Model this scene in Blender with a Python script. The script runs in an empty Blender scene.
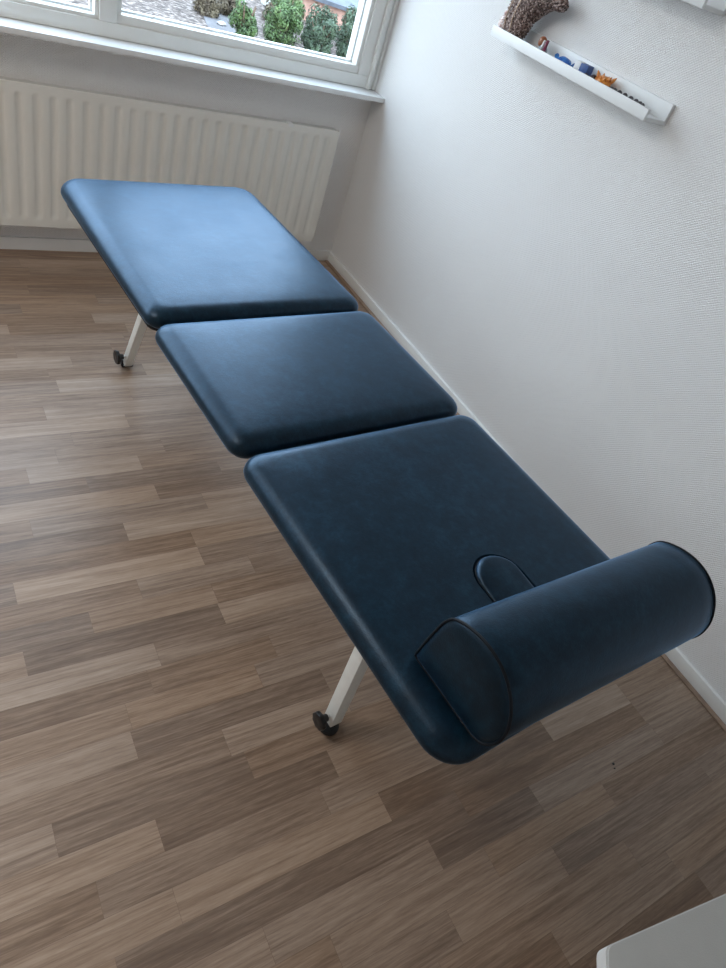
import bpy, bmesh, math, random
from mathutils import Vector, Matrix
random.seed(7)
sc = bpy.context.scene
COL = sc.collection
PI = math.pi

# ------------------------------------------------------------------ helpers
def link(o, parent=None):
    COL.objects.link(o)
    if parent is not None:
        o.parent = parent
    return o

def obj(name, bm, mat, parent=None, smooth=False, loc=None):
    me = bpy.data.meshes.new(name)
    bmesh.ops.recalc_face_normals(bm, faces=bm.faces[:])
    if smooth:
        for f in bm.faces:
            f.smooth = True
    bm.to_mesh(me); bm.free()
    mats = mat if isinstance(mat, (list, tuple)) else [mat]
    for m in mats:
        me.materials.append(m)
    o = bpy.data.objects.new(name, me)
    if loc is not None:
        o.location = loc
    return link(o, parent)

def autosmooth(o, deg=40):
    me = o.data
    for p in me.polygons:
        p.use_smooth = True
    bm = bmesh.new(); bm.from_mesh(me)
    for e in bm.edges:
        if len(e.link_faces) == 2 and e.calc_face_angle(0) > math.radians(deg):
            e.smooth = False
    bm.to_mesh(me); bm.free()
    return o

def empty(name, loc=(0, 0, 0), rotz=0.0):
    o = bpy.data.objects.new(name, None)
    o.empty_display_size = 0.05
    o.location = loc; o.rotation_euler = (0, 0, rotz)
    return link(o)

def tag(o, label, cat, group=None, kind=None):
    o['label'] = label; o['category'] = cat
    if group: o['group'] = group
    if kind: o['kind'] = kind
    return o

def struct(o, label=None):
    o['kind'] = 'structure'
    if label: o['label'] = label
    return o

def bx(bm, lo, hi, bevel=0.0, mi=0, segs=2):
    x0, y0, z0 = lo; x1, y1, z1 = hi
    r = bmesh.ops.create_cube(bm, size=1.0)
    vs = r['verts']
    for v in vs:
        v.co = Vector(((x0+x1)/2+v.co.x*(x1-x0), (y0+y1)/2+v.co.y*(y1-y0), (z0+z1)/2+v.co.z*(z1-z0)))
    fs = set(f for v in vs for f in v.link_faces)
    for f in fs: f.material_index = mi
    if bevel > 0:
        es = set(e for v in vs for e in v.link_edges)
        bmesh.ops.bevel(bm, geom=list(es), offset=bevel, segments=segs, affect='EDGES', profile=0.6, clamp_overlap=True)
    return bm

def box(name, lo, hi, mat, parent=None, bevel=0.0):
    bm = bmesh.new(); bx(bm, lo, hi, bevel)
    o = obj(name, bm, mat, parent)
    if bevel > 0: autosmooth(o, 50)
    return o

def tube(bm, pts, r, n=10, closed=False, radii=None, caps=True):
    pts = [Vector(p) for p in pts]
    rings = []
    N = len(pts)
    prevn = None
    for i, p in enumerate(pts):
        if closed:
            t = pts[(i+1) % N]-pts[i-1]
        else:
            t = pts[min(i+1, N-1)]-pts[max(i-1, 0)]
        t.normalize()
        if prevn is None:
            a = Vector((0, 0, 1)) if abs(t.z) < .9 else Vector((1, 0, 0))
            nrm = t.cross(a).normalized()
        else:
            nrm = (prevn-t*prevn.dot(t)).normalized()
        prevn = nrm
        b = t.cross(nrm)
        rr = radii[i] if radii else r
        rings.append([bm.verts.new(p+rr*(math.cos(2*PI*k/n)*nrm+math.sin(2*PI*k/n)*b)) for k in range(n)])
    for i in range(N if closed else N-1):
        A = rings[i]; B = rings[(i+1) % N]
        for k in range(n):
            bm.faces.new((A[k], A[(k+1) % n], B[(k+1) % n], B[k]))
    if not closed and caps:
        bm.faces.new(rings[0]); bm.faces.new(rings[-1])
    return bm

def lathe(bm, prof, n=24, M=None):
    """prof: (radius, z) list, spun about z, then moved by M"""
    M = M or Matrix.Identity(4)
    rings = []
    for r, z in prof:
        if r < 1e-6:
            rings.append([bm.verts.new(M @ Vector((0, 0, z)))])
        else:
            rings.append([bm.verts.new(M @ Vector((r*math.cos(2*PI*k/n), r*math.sin(2*PI*k/n), z))) for k in range(n)])
    for A, B in zip(rings[:-1], rings[1:]):
        for k in range(n):
            k2 = (k+1) % n
            if len(A) == 1 and len(B) == 1: continue
            if len(A) == 1: bm.faces.new((A[0], B[k], B[k2]))
            elif len(B) == 1: bm.faces.new((A[k], A[k2], B[0]))
            else: bm.faces.new((A[k], A[k2], B[k2], B[k]))
    return bm

# ------------------------------------------------------------------ materials
def newmat(name):
    m = bpy.data.materials.new(name); m.use_nodes = True
    nt = m.node_tree; b = nt.nodes['Principled BSDF']
    return m, nt, b

def N(nt, t, **kw):
    n = nt.nodes.new(t)
    for k, v in kw.items(): setattr(n, k, v)
    return n

def ramp(nt, stops):
    r = N(nt, 'ShaderNodeValToRGB'); cr = r.color_ramp
    while len(cr.elements) < len(stops): cr.elements.new(0.5)
    for e, (p, c) in zip(cr.elements, stops):
        e.position = p; e.color = (*c, 1)
    return r

def simple(name, col, rough=0.5, spec=0.5, metal=0.0, noise=0.0, nscale=30, bump=0.0, bscale=200):
    m, nt, b = newmat(name)
    b.inputs['Base Color'].default_value = (*col, 1)
    b.inputs['Roughness'].default_value = rough
    b.inputs['Specular IOR Level'].default_value = spec
    b.inputs['Metallic'].default_value = metal
    tc = N(nt, 'ShaderNodeTexCoord')
    if noise > 0:
        n = N(nt, 'ShaderNodeTexNoise'); n.inputs['Scale'].default_value = nscale; n.inputs['Detail'].default_value = 4
        nt.links.new(tc.outputs['Object'], n.inputs['Vector'])
        r = ramp(nt, [(0.3, tuple(c*(1-noise) for c in col)), (0.7, tuple(min(1, c*(1+noise)) for c in col))])
        nt.links.new(n.outputs['Fac'], r.inputs['Fac']); nt.links.new(r.outputs['Color'], b.inputs['Base Color'])
    if bump > 0:
        n2 = N(nt, 'ShaderNodeTexNoise'); n2.inputs['Scale'].default_value = bscale; n2.inputs['Detail'].default_value = 3
        nt.links.new(tc.outputs['Object'], n2.inputs['Vector'])
        bp = N(nt, 'ShaderNodeBump'); bp.inputs['Strength'].default_value = bump; bp.inputs['Distance'].default_value = 0.002
        nt.links.new(n2.outputs['Fac'], bp.inputs['Height']); nt.links.new(bp.outputs['Normal'], b.inputs['Normal'])
    return m

def wallpaper(name, col, uaxis):
    """painted glass-fibre wallpaper: fine woven relief"""
    m, nt, b = newmat(name)
    b.inputs['Roughness'].default_value = 0.6
    b.inputs['Specular IOR Level'].default_value = 0.3
    tc = N(nt, 'ShaderNodeTexCoord'); sp = N(nt, 'ShaderNodeSeparateXYZ')
    wob = N(nt, 'ShaderNodeTexNoise'); wob.inputs['Scale'].default_value = 14; wob.inputs['Detail'].default_value = 2
    nt.links.new(tc.outputs['Object'], wob.inputs['Vector'])
    mx = N(nt, 'ShaderNodeVectorMath', operation='MULTIPLY_ADD')
    mx.inputs[1].default_value = (.006,)*3
    nt.links.new(wob.outputs['Color'], mx.inputs[0]); nt.links.new(tc.outputs['Object'], mx.inputs[2])
    nt.links.new(mx.outputs[0], sp.inputs[0])
    def s(out, per):
        a = N(nt, 'ShaderNodeMath', operation='MULTIPLY'); a.inputs[1].default_value = 2*PI/per
        c = N(nt, 'ShaderNodeMath', operation='SINE')
        nt.links.new(out, a.inputs[0]); nt.links.new(a.outputs[0], c.inputs[0]); return c.outputs[0]
    u = s(sp.outputs[uaxis], .0105); v = s(sp.outputs['Z'], .0085)
    mu = N(nt, 'ShaderNodeMath', operation='MULTIPLY'); nt.links.new(u, mu.inputs[0]); nt.links.new(v, mu.inputs[1])
    nz = N(nt, 'ShaderNodeTexNoise'); nz.inputs['Scale'].default_value = 160; nz.inputs['Detail'].default_value = 3
    nt.links.new(tc.outputs['Object'], nz.inputs['Vector'])
    ad = N(nt, 'ShaderNodeMath', operation='MULTIPLY_ADD'); ad.inputs[1].default_value = 1.6
    nt.links.new(nz.outputs['Fac'], ad.inputs[0]); nt.links.new(mu.outputs[0], ad.inputs[2])
    bp = N(nt, 'ShaderNodeBump'); bp.inputs['Strength'].default_value = 0.6; bp.inputs['Distance'].default_value = 0.0014
    nt.links.new(ad.outputs[0], bp.inputs['Height']); nt.links.new(bp.outputs['Normal'], b.inputs['Normal'])
    n = N(nt, 'ShaderNodeTexNoise'); n.inputs['Scale'].default_value = 2.2; n.inputs['Detail'].default_value = 5
    nt.links.new(tc.outputs['Object'], n.inputs['Vector'])
    r = ramp(nt, [(0.3, tuple(c*.965 for c in col)), (0.7, col)])
    nt.links.new(n.outputs['Fac'], r.inputs['Fac']); nt.links.new(r.outputs['Color'], b.inputs['Base Color'])
    return m

def floor_mat():
    m, nt, b = newmat('wood_laminate')
    tc = N(nt, 'ShaderNodeTexCoord')
    at = N(nt, 'ShaderNodeAttribute'); at.attribute_name = 'tone'
    sp = N(nt, 'ShaderNodeSeparateColor'); nt.links.new(at.outputs['Color'], sp.inputs[0])
    # shift the grain per strip
    off = N(nt, 'ShaderNodeCombineXYZ')
    k = N(nt, 'ShaderNodeMath', operation='MULTIPLY'); k.inputs[1].default_value = 37.0
    nt.links.new(sp.outputs[1], k.inputs[0]); nt.links.new(k.outputs[0], off.inputs[0]); nt.links.new(k.outputs[0], off.inputs[2])
    add = N(nt, 'ShaderNodeVectorMath', operation='ADD')
    nt.links.new(tc.outputs['Object'], add.inputs[0]); nt.links.new(off.outputs[0], add.inputs[1])
    def grain(sx, sy, det, dist):
        mp = N(nt, 'ShaderNodeMapping'); mp.inputs['Scale'].default_value = (sx, sy, 1)
        nt.links.new(add.outputs[0], mp.inputs['Vector'])
        n = N(nt, 'ShaderNodeTexNoise'); n.inputs['Scale'].default_value = 1; n.inputs['Detail'].default_value = det
        n.inputs['Distortion'].default_value = dist; n.inputs['Roughness'].default_value = .65
        nt.links.new(mp.outputs[0], n.inputs['Vector']); return n.outputs['Fac']
    g1 = grain(3.5, 150, 5, .5); g2 = grain(2.2, 30, 3, 1.5); g3 = grain(30, 380, 2, .2)
    # value = tone*.5 + grain
    def ma(a, mul, c):
        x = N(nt, 'ShaderNodeMath', operation='MULTIPLY_ADD'); x.inputs[1].default_value = mul
        nt.links.new(a, x.inputs[0])
        if isinstance(c, float): x.inputs[2].default_value = c
        else: nt.links.new(c, x.inputs[2])
        return x.outputs[0]
    v = ma(sp.outputs[0], .40, -.51)
    v = ma(g1, .75, v); v = ma(g2, .62, v); v = ma(g3, .34, v)
    r = ramp(nt, [(0.0, (.088, .056, .039)), (.35, (.185, .127, .092)), (.6, (.305, .222, .166)), (1.0, (.48, .375, .295))])
    nt.links.new(v, r.inputs['Fac'])
    # reddish / greyish drift between strips
    hs = N(nt, 'ShaderNodeHueSaturation')
    sa = ma(sp.outputs[2], .22, .95)
    nt.links.new(sa, hs.inputs['Saturation']); nt.links.new(r.outputs['Color'], hs.inputs['Color'])
    nt.links.new(hs.outputs['Color'], b.inputs['Base Color'])
    rr = ma(g1, .18, .30); nt.links.new(rr, b.inputs['Roughness'])
    b.inputs['Specular IOR Level'].default_value = .5
    bp = N(nt, 'ShaderNodeBump'); bp.inputs['Strength'].default_value = .18; bp.inputs['Distance'].default_value = .0008
    nt.links.new(g1, bp.inputs['Height']); nt.links.new(bp.outputs['Normal'], b.inputs['Normal'])
    return m

def leather():
    m, nt, b = newmat('blue_leatherette')
    tc = N(nt, 'ShaderNodeTexCoord')
    n = N(nt, 'ShaderNodeTexNoise'); n.inputs['Scale'].default_value = 22; n.inputs['Detail'].default_value = 12; n.inputs['Roughness'].default_value = .82
    nt.links.new(tc.outputs['Object'], n.inputs['Vector'])
    r = ramp(nt, [(0.36, (.0010, .004, .007)), (.5, (.0026, .011, .020)), (.66, (.0065, .028, .048))])
    nt.links.new(n.outputs['Fac'], r.inputs['Fac']); nt.links.new(r.outputs['Color'], b.inputs['Base Color'])
    n3 = N(nt, 'ShaderNodeTexNoise'); n3.inputs['Scale'].default_value = 9; n3.inputs['Detail'].default_value = 5
    nt.links.new(tc.outputs['Object'], n3.inputs['Vector'])
    rr = N(nt, 'ShaderNodeMath', operation='MULTIPLY_ADD'); rr.inputs[1].default_value = .16; rr.inputs[2].default_value = .27
    nt.links.new(n3.outputs['Fac'], rr.inputs[0]); nt.links.new(rr.outputs[0], b.inputs['Roughness'])
    b.inputs['Specular IOR Level'].default_value = .12
    gl = N(nt, 'ShaderNodeBsdfGlossy'); gl.inputs['Color'].default_value = (.27, .50, .80, 1)
    fr = N(nt, 'ShaderNodeFresnel'); fr.inputs['IOR'].default_value = 1.46
    mxs = N(nt, 'ShaderNodeMixShader'); out = nt.nodes['Material Output']
    nt.links.new(fr.outputs[0], mxs.inputs[0]); nt.links.new(b.outputs[0], mxs.inputs[1]); nt.links.new(gl.outputs[0], mxs.inputs[2])
    nt.links.new(mxs.outputs[0], out.inputs['Surface']); nt.links.new(rr.outputs[0], gl.inputs['Roughness'])
    v = N(nt, 'ShaderNodeTexVoronoi'); v.inputs['Scale'].default_value = 420
    nt.links.new(tc.outputs['Object'], v.inputs['Vector'])
    n2 = N(nt, 'ShaderNodeTexNoise'); n2.inputs['Scale'].default_value = 120; n2.inputs['Detail'].default_value = 3
    nt.links.new(tc.outputs['Object'], n2.inputs['Vector'])
    ad = N(nt, 'ShaderNodeMath', operation='ADD'); nt.links.new(v.outputs['Distance'], ad.inputs[0]); nt.links.new(n2.outputs['Fac'], ad.inputs[1])
    bp = N(nt, 'ShaderNodeBump'); bp.inputs['Strength'].default_value = .22; bp.inputs['Distance'].default_value = .0008
    nt.links.new(ad.outputs[0], bp.inputs['Height']); nt.links.new(bp.outputs['Normal'], b.inputs['Normal']); nt.links.new(bp.outputs['Normal'], gl.inputs['Normal']); nt.links.new(bp.outputs['Normal'], fr.inputs['Normal'])
    return m

def glass():
    m = bpy.data.materials.new('window_glass'); m.use_nodes = True
    nt = m.node_tree; nt.nodes.clear()
    out = N(nt, 'ShaderNodeOutputMaterial'); mix = N(nt, 'ShaderNodeMixShader')
    tr = N(nt, 'ShaderNodeBsdfTransparent'); tr.inputs[0].default_value = (.93, .96, .95, 1)
    gl = N(nt, 'ShaderNodeBsdfGlossy'); gl.inputs['Roughness'].default_value = .0
    lw = N(nt, 'ShaderNodeFresnel'); lw.inputs[0].default_value = 1.45
    nt.links.new(lw.outputs[0], mix.inputs[0]); nt.links.new(tr.outputs[0], mix.inputs[1]); nt.links.new(gl.outputs[0], mix.inputs[2])
    nt.links.new(mix.outputs[0], out.inputs[0])
    return m

def speckle(name, stops, scale, rough=.5, detail=2, bump=0.0, tex='noise'):
    m, nt, b = newmat(name)
    tc = N(nt, 'ShaderNodeTexCoord')
    if tex == 'voronoi':
        n = N(nt, 'ShaderNodeTexVoronoi'); n.inputs['Scale'].default_value = scale; o = n.outputs['Color']
        s = N(nt, 'ShaderNodeSeparateColor'); nt.links.new(o, s.inputs[0]); fac = s.outputs[0]
    else:
        n = N(nt, 'ShaderNodeTexNoise'); n.inputs['Scale'].default_value = scale; n.inputs['Detail'].default_value = detail; fac = n.outputs['Fac']
    nt.links.new(tc.outputs['Object'], n.inputs['Vector'])
    r = ramp(nt, stops); nt.links.new(fac, r.inputs['Fac']); nt.links.new(r.outputs['Color'], b.inputs['Base Color'])
    b.inputs['Roughness'].default_value = rough
    if bump:
        bp = N(nt, 'ShaderNodeBump'); bp.inputs['Strength'].default_value = bump; bp.inputs['Distance'].default_value = .003
        nt.links.new(fac, bp.inputs['Height']); nt.links.new(bp.outputs['Normal'], b.inputs['Normal'])
    return m

M = dict(
    wall=wallpaper('white_wallpaper', (.80, .805, .81), 'Y'),
    wallx=wallpaper('white_wallpaper_window_side', (.87, .865, .855), 'X'),
    wall_far=simple('greige_wall_paint', (.56, .54, .52), .7, .3, noise=.03),
    ceil=simple('ceiling_paint', (.80, .80, .79), .8, .2, noise=.02),
    floor=floor_mat(),
    trim=simple('white_trim_paint', (.80, .81, .80), .35, .5, noise=.02, nscale=8),
    sill=simple('white_sill_stone', (.82, .84, .85), .22, .5, noise=.03, nscale=60),
    frame=simple('white_window_paint', (.80, .81, .79), .35, .5, noise=.02, nscale=6),
    spacer=simple('aluminium_spacer', (.75, .77, .78), .35, .5, metal=.6, noise=.02),
    rad=simple('radiator_enamel', (.80, .795, .75), .38, .5, noise=.015, nscale=5),
    radgap=simple('radiator_grille_paint', (.55, .55, .52), .5, noise=.02),
    steel=simple('white_powder_coat', (.80, .81, .78), .38, .5, noise=.03, nscale=40, bump=.1, bscale=500),
    black=simple('black_plastic', (.012, .012, .013), .35, .5, noise=.2, nscale=60),
    rubber=simple('black_rubber', (.016, .016, .017), .6, .4, noise=.2, nscale=80),
    chrome=simple('zinc_steel', (.6, .6, .6), .3, metal=1, noise=.05),
    ply=simple('dark_base_board', (.02, .02, .022), .7, .2, noise=.1),
    leather=leather(),
    piping=simple('navy_piping', (.002, .005, .010), .6, .25, noise=.15, nscale=200),
    glass=glass(),
    shelf=simple('white_lacquer', (.80, .83, .85), .4, .5, noise=.015, nscale=12),
    ledge=simple('oak_floor_strip', (.30, .21, .155), .45, noise=.25, nscale=18),
    desk=simple('grey_desk_laminate', (.40, .40, .385), .5, .4, noise=.02, nscale=30, bump=.15, bscale=700),
    desk_edge=simple('grey_desk_edge', (.52, .52, .51), .45, noise=.02),
    brown=speckle('brown_beadwork', [(.1, (.05, .028, .022)), (.45, (.15, .09, .075)), (.75, (.28, .19, .165)), (.92, (.70, .58, .54))], 240, .35, tex='voronoi', bump=.8),
    bead=speckle('dark_brown_beads', [(.15, (.05, .028, .024)), (.55, (.17, .105, .09)), (.88, (.50, .40, .37))], 170, .3, tex='voronoi'),
    cord=simple('pale_cord', (.55, .40, .30), .6, noise=.1),
    sequin=speckle('pink_sequins', [(.2, (.45, .28, .26)), (.6, (.75, .6, .56)), (.9, (.85, .8, .82))], 220, .25, tex='voronoi', bump=.5),
    orange=speckle('orange_crystal', [(.3, (.55, .17, .03)), (.7, (.85, .36, .07))], 90, .3),
    brownskin=simple('chestnut_glaze', (.30, .11, .05), .3, noise=.2, nscale=90),
    whiteglaze=simple('white_glaze', (.75, .74, .76), .3, noise=.05),
    greyglaze=simple('grey_blue_glaze', (.25, .33, .38), .3, noise=.2, nscale=100),
    redglaze=simple('plum_glaze', (.25, .05, .10), .3, noise=.2),
    blue=speckle('blue_foil', [(.3, (.01, .06, .30)), (.7, (.05, .25, .65))], 60, .25),
    bluebox=simple('blue_card', (.03, .09, .30), .4, noise=.15, nscale=70),
    whitebox=simple('white_card', (.82, .85, .88), .4, noise=.03),
    stone=speckle('dark_pebbles', [(.3, (.02, .02, .03)), (.7, (.10, .08, .09))], 200, .3),
    gravel=speckle('garden_gravel', [(.34, (.016, .010, .008)), (.46, (.06, .042, .035)), (.54, (.095, .072, .062)), (.66, (.25, .21, .19))], 7, .9, detail=6, bump=.3),
    path=speckle('garden_paving', [(.3, (.09, .085, .09)), (.7, (.13, .125, .135))], 2.5, .9, detail=5),
    leaf=speckle('green_leaves', [(.3, (.02, .045, .012)), (.6, (.065, .12, .03)), (.85, (.15, .20, .06))], 3, .6),
    leafd=speckle('dark_green_leaves', [(.3, (.014, .035, .016)), (.7, (.06, .10, .05))], 3, .6),
    dry=speckle('dry_brown_leaves', [(.3, (.05, .035, .025)), (.7, (.16, .13, .08))], 3, .8),
    twig=simple('brown_twigs', (.12, .075, .05), .8, noise=.2),
    rock=speckle('pale_garden_stone', [(.3, (.25, .25, .25)), (.7, (.45, .45, .46))], 4, .8),
    slate=speckle('blue_grey_roofing', [(.3, (.06, .07, .09)), (.7, (.11, .125, .155))], 3, .7),
    brick=speckle('brick_masonry', [(.3, (.35, .2, .16)), (.7, (.5, .3, .24))], 4, .8),
)
def roof_tiles():
    m, nt, b = newmat('red_roof_tiles')
    tc = N(nt, 'ShaderNodeTexCoord'); br = N(nt, 'ShaderNodeTexBrick')
    br.inputs['Color1'].default_value = (.22, .115, .095, 1); br.inputs['Color2'].default_value = (.17, .095, .08, 1)
    br.inputs['Mortar'].default_value = (.06, .04, .035, 1); br.inputs['Scale'].default_value = 3.2
    br.inputs['Mortar Size'].default_value = .035
    nt.links.new(tc.outputs['Object'], br.inputs['Vector']); nt.links.new(br.outputs['Color'], b.inputs['Base Color'])
    b.inputs['Roughness'].default_value = .8
    return m
M['tiles'] = roof_tiles()

# ------------------------------------------------------------------ room
XL, YB, ZC = -3.9, -4.4, 2.55

# floor: laminate of narrow strips running along the window wall
def build_floor():
    P = .0698; Y0 = -2.6
    known = {11: [(-1.824, .35, 1.0), (-1.333, 1.0, .45)], 13: [(-1.512, .15, .85)], 12: [(-1.334, .22, .75)],
             15: [(-1.381, .75, .2)], 17: [(-1.724, .3, .8)], 20: [(-1.38, .85, .4)], 23: [(-1.559, .45, .9)],
             9: [(-1.671, .2, .65)], 8: [(-1.835, .65, .1), (-1.346, .1, .85)], 5: [(-1.651, .5, .62)],
             3: [(-1.461, .35, .75)], 2: [(-1.851, .65, .12)], 1: [(-1.66, .7, .08)],
             0: [(-1.798, .25, .3), (-1.297, .2, .6)], -1: [(-1.167, .8, .12), (-.62, .2, .75), (-.282, .75, .5)],
             -2: [(-1.796, .75, .12), (-.978, .6, .15), (-.282, .3, .6)], -3: [(-1.107, .6, .02)], -4: [(-.567, .55, .25)],
             4: [(-1.157, .18, .6)], -7: [(-.942, .12, .5)], -8: [(-.9, .02, .0)], 6: [(-1.25, .35, .5)], 10: [(-1.2, .5, .35)],
             14: [(-1.75, .45, .5)], 16: [(-1.15, .2, .35)], 18: [(-1.3, .45, .3)], 19: [(-1.9, .6, .45)]}
    bm = bmesh.new()
    lay = bm.loops.layers.float_color.new('tone')
    rng = random.Random(21)
    j = math.floor((YB-Y0)/P)-1
    while Y0+j*P < 0:
        y0 = max(YB, Y0+j*P); y1 = min(0.0, Y0+(j+1)*P)
        if y1 <= y0: j += 1; continue
        ks = known.get(j, [])
        segs = []                      # (x0,x1,tone)
        joints = [k[0] for k in ks]
        xs = sorted(joints)
        if not xs: xs = [rng.uniform(-2.0, -1.5)]
        tones = {}
        for k in ks:
            tones[('L', k[0])] = k[1]; tones[('R', k[0])] = k[2]
        # extend to the left and to the right
        a = xs[0]; left = []
        while a > XL:
            a -= rng.choice([.33, .42, .5, .5, .6]); left.insert(0, a)
        a = xs[-1]; right = []
        while a < 0:
            a += rng.choice([.33, .42, .5, .5, .6]); right.append(a)
        mid = []
        for p, q in zip(xs[:-1], xs[1:]):
            mid.append(p)
        allx = left+mid+[xs[-1]]+right
        for p, q in zip(allx[:-1], allx[1:]):
            t = tones.get(('R', p), tones.get(('L', q)))
            if t is None: t = rng.choice([.2, .35, .4, .45, .5, .55, .6, .75])
            p2 = max(p, XL); q2 = min(q, 0.0)
            if q2-p2 < .002: continue
            e = .0003
            vs = [bm.verts.new(c) for c in ((p2+e, y0+e, 0), (q2-e, y0+e, 0), (q2-e, y1-e, 0), (p2+e, y1-e, 0))]
            f = bm.faces.new(vs)
            c = (t, rng.random(), rng.random(), 1)
            for l in f.loops: l[lay] = c
        j += 1
    vs = [bm.verts.new(c) for c in ((XL, YB, -.0008), (0, YB, -.0008), (0, 0, -.0008), (XL, 0, -.0008))]
    f = bm.faces.new(vs)
    for l in f.loops: l[lay] = (0, .5, .5, 1)
    lo = [bm.verts.new(c) for c in ((XL, YB, -.12), (0, YB, -.12), (0, 0, -.12), (XL, 0, -.12))]
    for g in [lo]+[[vs[i], vs[(i+1) % 4], lo[(i+1) % 4], lo[i]] for i in range(4)]:
        f = bm.faces.new(g)
        for l in f.loops: l[lay] = (0, .5, .5, 1)
    me = bpy.data.meshes.new('floor'); bm.to_mesh(me); bm.free(); me.materials.append(M['floor'])
    o = bpy.data.objects.new('floor', me); link(o)
    for p in me.polygons:
        pass
    return struct(o, 'brown and grey wood-strip laminate floor')
build_floor()

# right wall
struct(box('wall_right', (0, YB-.1, -.12), (.12, .3, ZC), M['wall']), 'white woven-texture wallpapered wall')
struct(box('wall_left', (XL-.1, YB-.1, -.12), (XL, .3, ZC), M['wall_far']))
struct(box('wall_back', (XL, YB-.1, -.12), (0, YB, ZC), M['wall_far']))
struct(box('ceiling', (XL-.1, YB-.1, ZC), (.12, .3, ZC+.1), M['ceil']))
# window wall: below sill and lintel
SZ = .85; WT = 2.35
bm = bmesh.new()
bx(bm, (XL, 0, -.12), (0, .3, SZ-.022))
bx(bm, (XL, 0, WT), (0, .3, ZC))
struct(obj('wall_window', bm, M['wallx']), 'white papered wall under and above the window')

# sill
bm = bmesh.new(); bx(bm, (XL+.001, -.103, SZ-.021), (-.0005, .045, SZ), .0035)
autosmooth(struct(obj('trim_1', bm, M['sill']), 'white window sill'))

# baseboards
bm = bmesh.new(); bx(bm, (XL+.002, -.012, .0005), (-.012, -.0004, .055), .002)
autosmooth(struct(obj('baseboard_window', bm, M['trim'])))
bm = bmesh.new(); bx(bm, (-.014, YB+.002, .0005), (-.0004, -.0006, .051), .003)
autosmooth(struct(obj('baseboard_right', bm, M['trim'])))
# narrow wood strip lying along the right baseboard
bm = bmesh.new(); bx(bm, (-.034, YB+.002, .0003), (-.0145, -.013, .006), .002)
autosmooth(struct(obj('trim_2', bm, M['ledge']), 'thin wood-coloured strip between floor and right baseboard'))

# ------------------------------------------------------------------ window
def build_window():
    w = empty('window_1', (0, 0, SZ)); struct(w, 'wide white framed window')
    def b(name, boxes, mat, bev=.003, parent=None):
        bm = bmesh.new()
        for lo, hi in boxes:
            bx(bm, (lo[0], lo[1], lo[2]-SZ), (hi[0], hi[1], hi[2]-SZ), bev)
        o = obj(name, bm, mat, parent or w)
        return autosmooth(o, 50)
    yf, yb = .003, .115
    L = XL+.002
    # outer frame: bottom rail, top rail, jambs, mullions
    mull = [(-1.222, -1.160), (-2.62, -2.55)]
    boxes = [((L, yf, SZ+.0005), (-.001, yb, .900)), ((L, yf, WT-.05), (-.001, yb, WT-.0005)),
             ((-.105, yf, .9), (-.001, yb, WT-.05)), ((L, yf, .9), (L+.07, yb, WT-.05))]
    for a, c in mull: boxes.append(((a, yf, .9), (c, yb, WT-.05)))
    b('frame', boxes, M['frame'])
    # slim upright mouldings at the right jamb
    b('moulding', [((-.052, -.010, SZ+.0005), (-.034, yf+.002, WT-.01))], M['frame'])
    b('moulding', [((-.016, -.006, SZ+.0005), (-.001, yf+.002, WT-.01))], M['frame'])
    # hinge on the moulding
    bm = bmesh.new(); tube(bm, [(-.043, -.014, .93-SZ), (-.043, -.014, .975-SZ)], .007, 12)
    obj('hinge', bm, M['frame'], w, smooth=False)
    bays = [(-1.160, -.105, .930), (-2.55, -1.222, .912), (L+.07, -2.62, .912)]
    for i, (x0, x1, zb) in enumerate(bays):
        x0 += .0; zt = WT-.075; s = .014 if i else .018
        # glazing beads in front of the pane
        b('glazing_bead', [((x0, .012, .9), (x1, .056, zb)), ((x0, .012, zt), (x1, .056, WT-.05)),
                           ((x0, .012, zb), (x0+s, .056, zt)), ((x1-s, .012, zb), (x1, .056, zt))], M['frame'], .002)
        b('spacer', [((x0+s-.001, .060, zb-.002), (x1-s+.001, .072, zb+.007)), ((x0+s-.001, .060, zb+.007), (x0+s+.006, .072, zt)),
                     ((x1-s-.006, .060, zb+.007), (x1-s+.001, .072, zt))], M['spacer'], 0)
        b('outer_bead', [((x0, .078, .9), (x1, .112, zb)), ((x0, .078, zb), (x0+s, .112, zt)), ((x1-s, .078, zb), (x1, .112, zt))], M['frame'], .002)
        bm = bmesh.new()
        vs = [bm.verts.new(c) for c in ((x0+.004, .066, .905-SZ), (x1-.004, .066, .905-SZ), (x1-.004, .066, WT-.06-SZ), (x0+.004, .066, WT-.06-SZ))]
        bm.faces.new(vs)
        obj('pane', bm, M['glass'], w)
    return w
build_window()
# outside sill
box_o = box('trim_3', (XL, .1155, SZ-.015), (0, .36, SZ+.004), M['sill']); struct(box_o, 'outer window ledge')

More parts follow.
